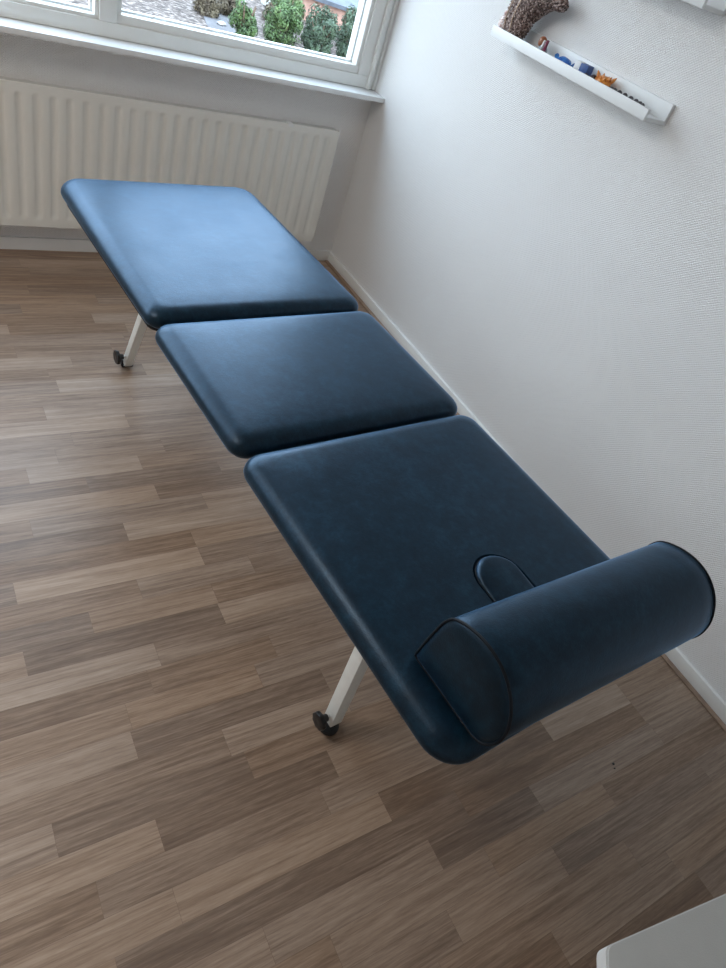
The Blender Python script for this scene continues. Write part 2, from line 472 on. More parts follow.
# ------------------------------------------------------------------ radiator
def build_radiator():
    x1, x0 = -.170, -2.17; z0, z1 = .137, .672; yF = -.072
    root = empty('radiator', ((x0+x1)/2, -.04, z0))
    tag(root, 'long cream-white panel radiator with vertical flutes under the window sill', 'radiator')
    def pt(x, y, z): return (x-(x0+x1)/2, y+.04, z-z0)
    pitch = .0585; first = -.225
    # column positions with groove depth profile
    cols = [(x1, 0)]
    cx = first
    while cx > x0+.05:
        for dx, d in ((.019, 0), (.013, .35), (.008, 1), (-.006, 1), (-.011, .35), (-.017, 0)):
            cols.append((cx+dx, d))
        cx -= pitch
    cols.append((x0, 0))
    rows = [(z1, 0), (z1-.020, 0), (z1-.028, 0), (z1-.036, .5), (z1-.046, 1), (z0+.052, 1), (z0+.040, .5), (z0+.032, 0), (z0+.02, 0), (z0, 0)]
    bm = bmesh.new(); g = []
    for z, rz in rows:
        g.append([bm.verts.new(pt(x, yF+.0060*d*rz, z)) for x, d in cols])
    for i in range(len(rows)-1):
        for j in range(len(cols)-1):
            f = bm.faces.new((g[i][j], g[i][j+1], g[i+1][j+1], g[i+1][j])); f.smooth = True
    # back side of the front panel
    for a, b_ in (((g[0][0], g[0][-1]), 1), ((g[-1][0], g[-1][-1]), 0)): pass
    bk = [bm.verts.new(pt(*c)) for c in ((x1, yF+.014, z1), (x0, yF+.014, z1), (x0, yF+.014, z0), (x1, yF+.014, z0))]
    bm.faces.new(bk)
    bm.faces.new(g[0][:]+[bk[1], bk[0]]); bm.faces.new(g[-1][:]+[bk[2], bk[3]])
    bm.faces.new([r[0] for r in g]+[bk[3], bk[0]]); bm.faces.new([r[-1] for r in g]+[bk[2], bk[1]])
    o = obj('front_panel', bm, M['rad'], root)
    autosmooth(o, 60)
    def b(name, lo, hi, mat, bev=.002):
        bm = bmesh.new(); bx(bm, pt(*lo), pt(*hi), bev); return autosmooth(obj(name, bm, mat, root), 50)
    b('top_grille', (x0+.004, yF+.0145, z1-.012), (x1-.004, -.018, z1-.003), M['radgap'])
    b('back_panel', (x0, -.026, z0), (x1, -.016, z1-.004), M['rad'])
    b('side_cover', (x1-.008, yF+.0145, z0+.01), (x1-.001, -.0265, z1-.013), M['rad'])
    b('side_cover', (x0+.001, yF+.0145, z0+.01), (x0+.008, -.0265, z1-.013), M['rad'])
    for cx in (-.45, -1.9):
        b('wall_bracket', (cx-.015, -.0155, z0+.06), (cx+.015, -.0004, z1-.08), M['rad'], .001)
    bm = bmesh.new(); bx(bm, pt(-.432, yF-.002, z1-.010), pt(-.410, yF+.03, z1+.003), .001)
    obj('clip', bm, M['trim'], root)
    for cx in (-2.08, -2.13):
        bm = bmesh.new(); tube(bm, [pt(cx, -.045, z0-.001), pt(cx, -.045, .0005)], .008, 12); obj('pipe', bm, M['rad'], root, smooth=True)
    return root
build_radiator()

# ------------------------------------------------------------------ treatment table
TH = math.radians(4.2)
UV = Vector((math.sin(TH), -math.cos(TH), 0)); VV = Vector((math.cos(TH), math.sin(TH), 0))
UC, VC = 1.55, -1.20            # table centre in (along, across) coordinates
PIV = UV*2.63+VV*-1.54; DT = math.radians(.65)      # table stands very slightly askew
TLOC = PIV+Matrix.Rotation(DT, 3, 'Z') @ (UV*UC+VV*VC-PIV); TH += DT
table = empty('treatment_table', TLOC, TH)
tag(table, 'long dark blue leatherette treatment table in three sections on white steel legs', 'treatment table')
def T(u, v, z): return Vector((v-VC, -(u-UC), z))         # local coordinates of anything parented to an aligned empty

def rrect(u0, u1, v0, v1, rad, inset, n=8):
    """outline with own radius per corner: order (u1v0),(u1v1),(u0v1),(u0v0)"""
    cs = [(u1, v0, 1, -1, rad[0]), (u1, v1, 1, 1, rad[1]), (u0, v1, -1, 1, rad[2]), (u0, v0, -1, -1, rad[3])]
    st = [-90, 0, 90, 180]
    pts = []
    for (u, v, su, sv, r), s in zip(cs, st):
        rr = max(r-inset, min(r, .036))          # inner outlines keep a soft corner
        cu, cv = u-su*(inset+rr), v-sv*(inset+rr)
        for k in range(n+1):
            a = math.radians(s+90*k/n)
            pts.append((cu+rr*math.cos(a), cv+rr*math.sin(a)))
    return pts

def cushion_bm(u0, u1, v0, v1, rad, zb, zt, e=.046, ev=.036, puff=.0025):
    bm = bmesh.new(); rings = []
    prof = [(.022, zb), (.010, zb+.003), (.003, zb+.009), (0.0, zt-ev)]
    for k in range(1, 10):
        a = PI/2*k/9
        prof.append((e*(1-math.cos(a)), zt-ev+ev*math.sin(a)))
    prof += [(e+.012, zt+puff*.35), (e+.03, zt+puff*.7), (e+.06, zt+puff)]
    for ins, z in prof:
        rings.append([bm.verts.new(T(u, v, z)) for u, v in rrect(u0, u1, v0, v1, rad, ins)])
    n = len(rings[0])
    for A, B in zip(rings[:-1], rings[1:]):
        for k in range(n): bm.faces.new((A[k], A[(k+1) % n], B[(k+1) % n], B[k]))
    bm.faces.new(rings[0]); bm.faces.new(rings[-1])
    return bm

ZB, ZT = .556, .610
VA, VB = -1.536, -.842
secs = [(.553, 1.372, (.045, .045, .075, .075)), (1.386, 1.884, (.045, .04, .04, .045)), (1.894, 2.653, (.068, .062, .05, .05))]
cush = []
for i, (a, b_, rad) in enumerate(secs):
    bm = cushion_bm(a, b_, VA+(.009, .003, 0)[i], VB, rad, ZB, ZT)
    c = obj('cushion', bm, M['leather'], table); autosmooth(c, 50); cush.append(c)
    # base board under the upholstery
    bm = bmesh.new()
    A = [bm.verts.new(T(u, v, ZB-.014)) for u, v in rrect(a+.024, b_-.024, VA+.024, VB-.024, [max(.02, r-.01) for r in rad], 0)]
    B = [bm.verts.new(T(u, v, ZB-.0005)) for u, v in rrect(a+.024, b_-.024, VA+.024, VB-.024, [max(.02, r-.01) for r in rad], 0)]
    n = len(A)
    for k in range(n): bm.faces.new((A[k], A[(k+1) % n], B[(k+1) % n], B[k]))
    bm.faces.new(A); bm.faces.new(B)
    obj('base_board', bm, M['ply'], table)

# breathing slot in the head cushion: rounded capsule cut out of the upholstery
def capsule(u0, u1, v0, v1, ins, n=14):
    r = (v1-v0)/2; vc = (v0+v1)/2; pts = []
    for k in range(n+1):
        a = PI*k/n; pts.append((u1-r+(r-ins)*math.sin(a), vc-(r-ins)*math.cos(a)))
    for k in range(n+1):
        a = PI*k/n; pts.append((u0+r-(r-ins)*math.sin(a), vc+(r-ins)*math.cos(a)))
    return pts
HU0, HU1, HV0, HV1 = 2.330, 2.545, -1.242, -1.120
def prism(prof, fn):
    bm = bmesh.new(); rings = [[bm.verts.new(T(u, v, z)) for u, v in fn(ins)] for ins, z in prof]
    n = len(rings[0])
    for A, B in zip(rings[:-1], rings[1:]):
        for k in range(n): bm.faces.new((A[k], A[(k+1) % n], B[(k+1) % n], B[k]))
    bm.faces.new(rings[0]); bm.faces.new(rings[-1]); return bm
cutbm = prism([(.004, ZT-.030), (.002, ZT-.012), (.001, ZT-.006), (-.001, ZT+.001), (-.003, ZT+.005), (-.005, ZT+.02)], lambda i: capsule(HU0, HU1, HV0, HV1, i))
cut = obj('cutter', cutbm, M['piping'], table)
md = cush[2].modifiers.new('slot', 'BOOLEAN'); md.operation = 'DIFFERENCE'; md.object = cut; md.solver = 'EXACT'
bpy.context.view_layer.update()
dg = bpy.context.evaluated_depsgraph_get()
nm = bpy.data.meshes.new_from_object(cush[2].evaluated_get(dg)); cush[2].modifiers.clear(); cush[2].data = nm
bpy.data.objects.remove(cut)
autosmooth(cush[2], 26)

# plug cushion filling the slot
plug = empty('face_hole_plug', table.location.copy(), TH)
tag(plug, 'small rounded dark blue pad filling the face slot at the head of the table', 'pad')
bm = bmesh.new(); G = []
prof = [(.006, -.024), (.005, -.008), (.005, .0)]
for k in range(1, 7):
    a = PI/2*k/6; prof.append((.005+.014*(1-math.cos(a)), .010*math.sin(a)))
prof.append((.035, .012))
for ins, dz in prof:
    ring = []
    for u, v in capsule(HU0, HU1, HV0, HV1, ins):
        t = max(0, min(1, (u-2.37)/.08)); z = ZT+.003+dz*(1 if dz < 0 else 1-.95*t)-.0035*t
        ring.append(bm.verts.new(T(u, v, z)))
    G.append(ring)
n = len(G[0])
for A, B in zip(G[:-1], G[1:]):
    for k in range(n): bm.faces.new((A[k], A[(k+1) % n], B[(k+1) % n], B[k]))
bm.faces.new(G[0]); bm.faces.new(G[-1])
autosmooth(obj('pad', bm, M['leather'], plug), 60)
bm = bmesh.new(); cp = capsule(HU0, HU1, HV0, HV1, .0045)
tube(bm, [T(u, v, ZT+.0022-.003*max(0, min(1, (u-2.37)/.08))) for u, v in cp], .0014, 6, closed=True)
obj('piping', bm, M['piping'], plug, smooth=True)

# steel frame below
def beam(name, p, q, w, h, mat=M['steel'], parent=table, bev=.003, up=None):
    p, q = Vector(p), Vector(q); d = q-p; L = d.length; d.normalize()
    u = Vector(up) if up else Vector((0, 0, 1))
    s = d.cross(u)
    if s.length < 1e-3: s = d.cross(Vector((0, 1, 0)))
    s.normalize(); t = s.cross(d)
    bm = bmesh.new(); bx(bm, (-w/2, -h/2, 0), (w/2, h/2, L), bev)
    R = Matrix((s, t, d)).transposed().to_4x4(); R.translation = p
    bmesh.ops.transform(bm, matrix=R, verts=bm.verts)
    return autosmooth(obj(name, bm, mat, parent), 50)
VL, VR = -1.380, -1.020
ZR = .520
for v in (VL, VR):
    beam('side_rail', T(.66, v, ZR), T(2.52, v, ZR), .03, .035)
for u in (.70, 1.06, 1.62, 2.24, 2.48):
    beam('cross_bar', T(u, VL+.016, ZR), T(u, VR-.016, ZR), .028, .028)
def knob(parent, c, axis, r=.023):
    """star grip with collar and threaded stem, axis points away from the leg"""
    c = Vector(c); ax = Vector(axis).normalized()
    q = Vector((0, 0, 1)).rotation_difference(ax).to_matrix().to_4x4(); q.translation = c
    bm = bmesh.new(); n = 40
    prof = [(0.34, .007), (.40, .009), (.42, .020), (.50, .022), (.94, .0235), (1.0, .026), (1.0, .032), (.95, .035), (.6, .037), (.3, .0365)]
    rings = []
    for pr, z in prof:
        ring = []
        for k in range(n):
            a = 2*PI*k/n; lob = 1-.09*(0.5-0.5*math.cos(8*a)) if pr > .9 else 1
            ring.append(bm.verts.new(q @ Vector((r*pr*lob*math.cos(a), r*pr*lob*math.sin(a), z))))
        rings.append(ring)
    for A, B in zip(rings[:-1], rings[1:]):
        for k in range(n): bm.faces.new((A[k], A[(k+1) % n], B[(k+1) % n], B[k]))
    bm.faces.new(rings[0]); bm.faces.new(rings[-1])
    kn = obj('clamp_knob', bm, M['black'], parent); autosmooth(kn, 45)
    bm = bmesh.new(); tube(bm, [q @ Vector((0, 0, -.004)), q @ Vector((0, 0, .014))], .004, 10)
    obj('threaded_stem', bm, M['chrome'], parent)

def make_leg(uf, ut, v, bracket, w=.034):
    s = -1 if v < VC else 1
    foot = T(uf, v, 0); top = T(ut, v, ZR-.018)
    d = (top-foot).normalized()
    z0 = .016 if bracket else .040
    p = foot+d*(z0/d.z)
    leg = beam('leg', p, top+d*.012, w, w, up=(0, 1, 0))
    # outer telescoping sleeve higher up
    knob(leg, foot+d*((.060 if bracket else .070)/d.z)+Vector((s*.017, 0, 0)), (s, 0, 0), .0265 if bracket else .0245)
    bm = bmesh.new()
    if not bracket:
        lathe(bm, [(0, .0), (.022, .0), (.0255, .003), (.0255, .012), (.021, .017), (.010, .019), (.009, .046), (0, .046)], 24, Matrix.Translation(foot+Vector((0, .002, 0))))
        o = obj('rubber_foot', bm, M['rubber'], leg); autosmooth(o, 40)
    else:
        x, y, _ = foot
        bx(bm, (x-.019, y-.009, .0), (x+.022, y+.009, .005), .0015)
        bx(bm, (x-.0205, y-.007, .003), (x-.0155, y+.007, .030), .001)
        lathe(bm, [(0, .004), (.007, .004), (.007, .024), (0, .024)], 12, Matrix.Translation(foot+Vector((.002, 0, 0))))
        o = obj('foot_bracket', bm, M['rubber'], leg)
    return leg
make_leg(2.316, 2.300, -1.378, False); make_leg(2.322, 2.298, -1.014, False)
make_leg(.765, .975, -1.340, True, .029); make_leg(.765, .975, -1.060, True, .029)

# ------------------------------------------------------------------ bolster
bol = empty('neck_bolster', table.location.copy(), TH)
tag(bol, 'rounded dark blue leatherette neck bolster lying across the head end of the table', 'bolster')
ctrl = [(2.462, .618), (2.464, .650), (2.470, .700), (2.477, .740), (2.492, .764), (2.528, .781), (2.567, .785), (2.604, .774), (2.635, .748),
        (2.656, .710), (2.661, .672), (2.653, .642), (2.638, .622), (2.624, .6165), (2.468, .6155)]
def catmull(pts, n=4):
    out = []; L = len(pts)
    for i in range(L):
        p0, p1, p2, p3 = pts[i-1], pts[i], pts[(i+1) % L], pts[(i+2) % L]
        if i >= L-3:
            out.append(p1); continue
        for k in range(n):
            t = k/n
            out.append(tuple(.5*((2*b)+(-a+c)*t+(2*a-5*b+4*c-d)*t*t+(-a+3*b-3*c+d)*t**3) for a, b, c, d in zip(p0, p1, p2, p3)))
    return out
bp = catmull(ctrl)
BV0, BV1 = -1.474, -.911
cen = (sum(p[0] for p in bp)/len(bp), sum(p[1] for p in bp)/len(bp))
def skew(v): return .004+.024*(v-BV0)/(BV1-BV0)
def bring(bm, v, k):
    return [bm.verts.new(T(skew(v)+cen[0]+(u-cen[0])*k, v, cen[1]+(z-cen[1])*k)) for u, z in bp]
bm = bmesh.new()
steps = 14
rings = [bring(bm, BV0+.0002, .985), bring(bm, BV0+.003, 1.0)]
for i in range(1, steps):
    t = i/steps; rings.append(bring(bm, BV0+.003+(BV1-BV0-.006)*t, 1.0+.004*math.sin(PI*t)))
rings += [bring(bm, BV1-.003, 1.0), bring(bm, BV1-.0002, .985)]
n = len(bp)
for A, B in zip(rings[:-1], rings[1:]):
    for k in range(n): bm.faces.new((A[k], A[(k+1) % n], B[(k+1) % n], B[k]))
autosmooth(obj('cover', bm, M['leather'], bol), 55)
for v, s in ((BV0, -1), (BV1, 1)):
    bm = bmesh.new()
    rr = [bring(bm, v-s*.0015, .987), bring(bm, v+s*.0015, .96), bring(bm, v+s*.005, .85), bring(bm, v+s*.007, .6), bring(bm, v+s*.008, .3)]
    for A, B in zip(rr[:-1], rr[1:]):
        for k in range(n): bm.faces.new((A[k], A[(k+1) % n], B[(k+1) % n], B[k]))
    bm.faces.new(rr[-1])
    autosmooth(obj('end_panel', bm, M['leather'], bol), 60)
    bm = bmesh.new()
    tube(bm, [T(skew(v)+cen[0]+(u-cen[0])*.995, v, max(.6172, cen[1]+(z-cen[1])*.995)) for u, z in bp], .0028, 6, closed=True)
    obj('piping', bm, M['piping'], bol, smooth=True)

# ------------------------------------------------------------------ picture ledges on the right wall
def ledge(name, zb, label, y0=-1.548, y1=-.775, d=.105):
    r = empty(name, (0, (y0+y1)/2, zb)); tag(r, label, 'shelf', 'white picture ledges on the right wall')
    yc = (y0+y1)/2
    def b(nm, lo, hi, bev=.0012):
        bm = bmesh.new(); bx(bm, (lo[0], lo[1]-yc, lo[2]), (hi[0], hi[1]-yc, hi[2]), bev); return autosmooth(obj(nm, bm, M['shelf'], r), 50)
    b('back_panel', (-.0125, y0, 0), (-.0006, y1, .056))
    b('base', (-d+.0102, y0, 0), (-.0127, y1, .011))
    b('front_lip', (-d, y0, 0), (-d+.010, y1, .031))
    return r
ZS = 1.276
ledge('picture_ledge', ZS, 'lower white picture ledge holding small ornaments on the right wall')
ledge('picture_ledge', 1.553, 'upper white picture ledge cut off by the top right corner of the photo')
ZI = ZS+.0115            # top of the lower ledge's base

# beaded ornament with a curved arm
orn = empty('beaded_ornament', (-.0585, -.835, ZI))
tag(orn, 'brown beaded ornament with one curved arm standing at the far end of the lower ledge', 'ornament')
bm = bmesh.new()
def ell_ring(bm, z, rx, ry, cy, n=28):
    return [bm.verts.new((rx*math.cos(2*PI*k/n), cy+ry*math.sin(2*PI*k/n), z)) for k in range(n)]
pr = [(z, a, b*1.15, c) for z, a, b, c in [(0, .020, .034, .004), (.006, .026, .042, .004), (.03, .031, .048, .0), (.06, .034, .055, -.004), (.09, .036, .058, -.010), (.12, .036, .056, -.018),
      (.15, .034, .048, -.022), (.175, .028, .036, -.022), (.195, .016, .02, -.020)]]
rs = [ell_ring(bm, *p) for p in pr]
for A, B in zip(rs[:-1], rs[1:]):
    for k in range(28): bm.faces.new((A[k], A[(k+1) % 28], B[(k+1) % 28], B[k]))
bm.faces.new(rs[0]); bm.faces.new(rs[-1])
obj('body', bm, M['brown'], orn, smooth=True)
# curved arm, built up from rows of beads
arm = [(0, -.045, .095), (0, -.080, .122), (0, -.115, .142), (0, -.150, .150), (0, -.176, .146), (0, -.190, .143)]
rad = [.036, .033, .028, .024, .019, .012]
bm = bmesh.new(); tube(bm, arm, 0, 14, radii=[r*.85 for r in rad]); ao = obj('arm', bm, M['brown'], orn, smooth=True)
bm = bmesh.new(); rg = random.Random(3)
for s in range(26):
    t = s/25*(len(arm)-1); i = min(int(t), len(arm)-2); f = t-i
    c = Vector(arm[i]).lerp(Vector(arm[i+1]), f); r = rad[i]*(1-f)+rad[i+1]*f
    d = (Vector(arm[i+1])-Vector(arm[i])).normalized(); a1 = d.cross(Vector((1, 0, 0))).normalized(); a2 = d.cross(a1)
    m = max(7, int(2*PI*r/.0085))
    for k in range(m):
        an = 2*PI*(k+.5*(s % 2))/m
        bmesh.ops.create_icosphere(bm, subdivisions=1, radius=.0046*rg.uniform(.9, 1.1), matrix=Matrix.Translation(c+(a1*math.cos(an)+a2*math.sin(an))*r*.92))
o = obj('bead_rows', bm, M['bead'], ao, smooth=True); o['kind'] = 'stuff'
# beads over the body
bm = bmesh.new()
for s in range(19):
    z = .012+s*.0095
    i = max(k for k in range(len(pr)-1) if pr[k][0] <= z); f = (z-pr[i][0])/(pr[i+1][0]-pr[i][0])
    rx = pr[i][1]*(1-f)+pr[i+1][1]*f; ry = pr[i][2]*(1-f)+pr[i+1][2]*f; cy = pr[i][3]*(1-f)+pr[i+1][3]*f
    m = 30
    for k in range(m):
        a = 2*PI*(k+.5*(s % 2))/m
        if rg.random() < .12: continue
        bmesh.ops.create_icosphere(bm, subdivisions=1, radius=.0042, matrix=Matrix.Translation((rx*math.cos(a), cy+ry*math.sin(a), z)))
o = obj('bead_rows', bm, M['bead'], orn, smooth=True); o['kind'] = 'stuff'
for yy in (-.012, .026):
    bm = bmesh.new(); pts = []
    for (z, rx, ry, cy) in pr[:-1]:
        q = max(-.98, min(.98, (yy-0*cy)/ry)); pts.append((-(rx+(.0075 if z > .05 else .0015))*math.sqrt(1-q*q), cy+q*ry, z+.001))
    tube(bm, pts, .0021, 6); obj('cord', bm, M['cord'], orn, smooth=True)
bm = bmesh.new(); bmesh.ops.create_uvsphere(bm, u_segments=18, v_segments=10, radius=.026, matrix=Matrix.Translation((-.012, .050, .030)) @ Matrix.Diagonal((.7, .8, 1.1, 1)))
bmesh.ops.create_uvsphere(bm, u_segments=14, v_segments=8, radius=.011, matrix=Matrix.Translation((-.022, .040, .062)))
obj('sequin_patch', bm, M['sequin'], orn, smooth=True)

# little glazed figurine
fg = empty('figurine', (-.047, -.990, ZI)); tag(fg, 'tiny brown and white glazed figurine next to the beaded ornament on the lower ledge', 'figurine')
bm = bmesh.new(); lathe(bm, [(0, 0), (.012, 0), (.014, .006), (.012, .014), (.008, .020), (0, .022)], 18); obj('body', bm, M['greyglaze'], fg, smooth=True)
bm = bmesh.new(); bmesh.ops.create_uvsphere(bm, u_segments=18, v_segments=12, radius=.013, matrix=Matrix.Translation((0, .010, .026)) @ Matrix.Diagonal((.8, .9, 1, 1)))
obj('head', bm, M['brownskin'], fg, smooth=True)
bm = bmesh.new(); tube(bm, [(-.006, -.004, .032), (-.010, -.006, .022), (-.011, -.008, .010)], .0035, 8); obj('scarf', bm, M['whiteglaze'], fg, smooth=True)
bm = bmesh.new(); tube(bm, [(-.002, -.010, .034), (-.006, -.013, .024), (-.008, -.015, .010)], .004, 8); obj('wing', bm, M['redglaze'], fg, smooth=True)

def crumple(name, loc, dims, mat, seed, sub=3, amt=.35, parent=None, loc2=None):
    rg = random.Random(seed); bm = bmesh.new(); bmesh.ops.create_icosphere(bm, subdivisions=sub, radius=1)
    dirs = [(Vector((rg.uniform(-1, 1), rg.uniform(-1, 1), rg.uniform(-1, 1))).normalized(), rg.uniform(.6, 1)) for _ in range(14)]
    for v in bm.verts:
        d = v.co.normalized(); h = 10
        for n_, q in dirs:
            c = d.dot(n_)
            if c > .05: h = min(h, (1-amt*(1-q))/c)
        h = min(h, 1.15)
        v.co = Vector((d.x*h*dims[0], d.y*h*dims[1], d.z*h*dims[2]))
    mz = min(v.co.z for v in bm.verts)
    for v in bm.verts: v.co.z -= mz
    return obj(name, bm, mat, parent, loc=loc)
# blue foil sweet: body with twisted ends
sw = empty('wrapped_sweet', (-.048, -1.112, ZI)); tag(sw, 'blue foil-wrapped sweet lying beside the white and blue box', 'sweet')
crumple('wrapper', (0, 0, 0), (.010, .022, .010), M['blue'], 4, parent=sw)
for s in (-1, 1):
    bm = bmesh.new(); n = 12; A = bm.verts.new((0, s*.019, .010)); rg = random.Random(5)
    R_ = [bm.verts.new((.013*math.cos(2*PI*k/n)*.7, s*(.034+rg.uniform(-.003, .003)), .011+.010*math.sin(2*PI*k/n))) for k in range(n)]
    for k in range(n): bm.faces.new((A, R_[k], R_[(k+1) % n]))
    obj('twisted_end', bm, M['blue'], sw)
# little box: white top, blue sides
bxr = empty('small_box', (-.046, -1.197, ZI), math.radians(12)); tag(bxr, 'small box with a white end and blue sides, left of the orange crystal', 'box')
bm = bmesh.new(); bx(bm, (-.017, -.023, 0), (.017, .005, .035), .0015); autosmooth(obj('carton', bm, M['bluebox'], bxr), 50)
bm = bmesh.new(); bx(bm, (-.0175, .0052, 0), (.0175, .026, .036), .0015); autosmooth(obj('lid', bm, M['whitebox'], bxr), 50)
# pebbles between box and crystal
rg = random.Random(9)
where = ['nearest the blue box', 'behind the others by the blue box', 'at the lip of the ledge', 'touching the orange crystal', 'in the middle of the pebbles', 'smallest, by the crystal']
for k in range(6):
    s = rg.uniform(.009, .011)
    o = crumple('pebble', (-.070+.020*(k % 2)+rg.uniform(-.002, .002), -1.236-.0115*(k//1)*.62, ZI), (s*1.1, s*.9, s), M['stone'], 20+k, sub=2, amt=.5)
    tag(o, 'tiny dark pebble between the blue box and the orange crystal on the lower ledge', 'pebble', 'dark pebbles on the lower ledge')
# orange crystal cluster
cr = empty('orange_crystal', (-.046, -1.296, ZI)); tag(cr, 'spiky orange crystal cluster in the middle of the lower ledge', 'crystal')
crumple('base', (0, 0, 0), (.020, .027, .013), M['orange'], 31, sub=3, amt=.5, parent=cr)
rg = random.Random(2)
for k in range(9):
    a = 2*PI*k/9+.3; t = rg.uniform(.35, .9); d = Vector((math.cos(a)*t, math.sin(a)*t, 1)).normalized()
    L = rg.uniform(.018, .026)+.010*abs(math.sin(a)); bm = bmesh.new()
    p = Vector((math.cos(a)*.007, math.sin(a)*.011, .008))
    tube(bm, [p, p+d*L*.7, p+d*L], 0, 6, radii=[.0062, .0052, .0006]); obj('crystal_point', bm, M['orange'], cr)
# dark bead bracelet, a lying string of beads
br = empty('bead_bracelet', (-.046, -1.405, ZI)); tag(br, 'string of small dark beads lying at the near end of the lower ledge', 'bracelet')
for k in range(17):
    a = 2*PI*k/17
    bm = bmesh.new(); bmesh.ops.create_icosphere(bm, subdivisions=2, radius=.0068)
    obj('bead', bm, M['stone'], br, smooth=True, loc=(.017*math.cos(a), .052*math.sin(a), .0068))
bm = bmesh.new(); tube(bm, [(.017*math.cos(2*PI*k/34), .052*math.sin(2*PI*k/34), .0068) for k in range(34)], .001, 5, closed=True); obj('thread', bm, M['cord'], br)

for o_, k_ in ((fg, 1.3), (sw, 1.3), (bxr, 1.05), (cr, 1.12), (br, 1.3)): o_.scale = (k_,)*3

# ------------------------------------------------------------------ white desk with a clipped corner, bottom right of the photo
dk = empty('desk', (-.737, -3.499, 0)); tag(dk, 'pale grey-white desk top with a clipped corner at the bottom right of the photo', 'desk')
ZD = .74
out = [(-1.372, -3.039), (-.26, -3.213), (-.40, -4.10), (-1.62, -3.91), (-1.50, -3.175)]
out = [(x+.75, y+3.5) for x, y in out]
def poly_slab(o2, z0, z1, rc=.008):
    bm = bmesh.new(); pts = []
    L = len(o2)
    for i in range(L):
        p, c, q = Vector(o2[i-1]), Vector(o2[i]), Vector(o2[(i+1) % L])
        a = c+(p-c).normalized()*rc; b_ = c+(q-c).normalized()*rc
        for k in range(5):
            t = k/4; pts.append(a*(1-t)**2+c*2*t*(1-t)+b_*t*t)
    A = [bm.verts.new((x, y, z0)) for x, y in pts]; B = [bm.verts.new((x, y, z1)) for x, y in pts]
    n = len(A)
    for k in range(n): bm.faces.new((A[k], A[(k+1) % n], B[(k+1) % n], B[k]))
    bm.faces.new(A); bm.faces.new(B); return bm
bm = poly_slab(out, ZD-.022, ZD-.0006); obj('edge_band', bm, M['desk_edge'], dk)
ins = [(x*.996, y*.996) for x, y in out]
bm = poly_slab(ins, ZD-.0005, ZD+.0008); obj('desktop', bm, M['desk'], dk)
for x, y in ((-.50, .22), (.37, .17), (.25, -.50), (-.70, -.33)):
    bm = bmesh.new(); bx(bm, (x-.02, y-.02, 0), (x+.02, y+.02, ZD-.0225), .003); autosmooth(obj('leg', bm, M['steel'], dk), 50)

# specks on the floor
for k, (x, y, sz, lb) in enumerate([(-.490, -2.789, .0045, 'tiny dark crumb on the floor in front of the bolster end of the table'),
                                    (-.496, -2.800, .003, 'smaller dark crumb just below the other one on the floor near the bolster')]):
    o = crumple('crumb', (x, y, .0002), (sz, sz*.7, sz*.4), M['black'], 70+k, sub=2, amt=.5); tag(o, lb, 'crumb')

# ------------------------------------------------------------------ outside: garden seen from the upper floor
GZ = -2.9
bm = bmesh.new()
vs = [bm.verts.new(c) for c in ((-30, 1.2, GZ), (60, 1.2, GZ), (60, 90, GZ), (-30, 90, GZ))]; bm.faces.new(vs)
o = obj('garden_ground', bm, M['gravel']); struct(o, 'gravel garden ground')
bm = bmesh.new(); pts = [(6.0, 14.5), (6.3, 17), (7.0, 20), (8.3, 23), (9.4, 27), (10.0, 34)]
for i in range(len(pts)-1):
    (a, b1), (c, d) = pts[i], pts[i+1]
    w = .45
    bm.faces.new([bm.verts.new(q) for q in ((a-w, b1, GZ+.02), (a+w, b1, GZ+.02), (c+w, d, GZ+.02), (c-w, d, GZ+.02))])
o = obj('garden_path', bm, M['path']); struct(o, 'curved grey garden path')

def shrub(loc, r, h, mat, label, seed, nl=900):
    rg = random.Random(seed)
    root = empty('garden_shrub', loc); tag(root, label, 'shrub', 'shrubs in the garden outside')
    bm = bmesh.new()
    for k in range(5):
        a = 2*PI*k/5+rg.random(); tube(bm, [(0, 0, 0), (.2*r*math.cos(a), .2*r*math.sin(a), h*.4), (.6*r*math.cos(a), .6*r*math.sin(a), h*.8)], 0, 6, radii=[.04, .03, .012])
    obj('branches', bm, M['twig'], root)
    bm = bmesh.new()
    blobs = [(Vector((rg.uniform(-.55, .55)*r, rg.uniform(-.55, .55)*r, h*rg.uniform(.1, .75))), rg.uniform(.34, .46)*r) for _ in range(26)]
    for _ in range(nl):
        c, rr = rg.choice(blobs)
        d = Vector((rg.gauss(0, 1), rg.gauss(0, 1), rg.gauss(0, 1))).normalized()
        p = c+d*rr*rg.uniform(.6, 1.0); p.z = max(.05, p.z)
        s = rg.uniform(.035, .07); a1 = Vector((rg.gauss(0, 1), rg.gauss(0, 1), rg.gauss(0, 1))).normalized(); a2 = d.cross(a1)
        if a2.length < .1: continue
        a2.normalize(); a1 = a2.cross(d)
        vs = [bm.verts.new(p+q) for q in (-a1*s, a2*s*.5+d*s*.2, a1*s, -a2*s*.5+d*s*.2)]
        bm.faces.new((vs[0], vs[1], vs[2])); bm.faces.new((vs[0], vs[2], vs[3]))
    f = obj('foliage', bm, mat, root); f['kind'] = 'stuff'
def gat(px, y):   # rough helper: x for a column of the view at garden distance y (measured off the photo)
    return px
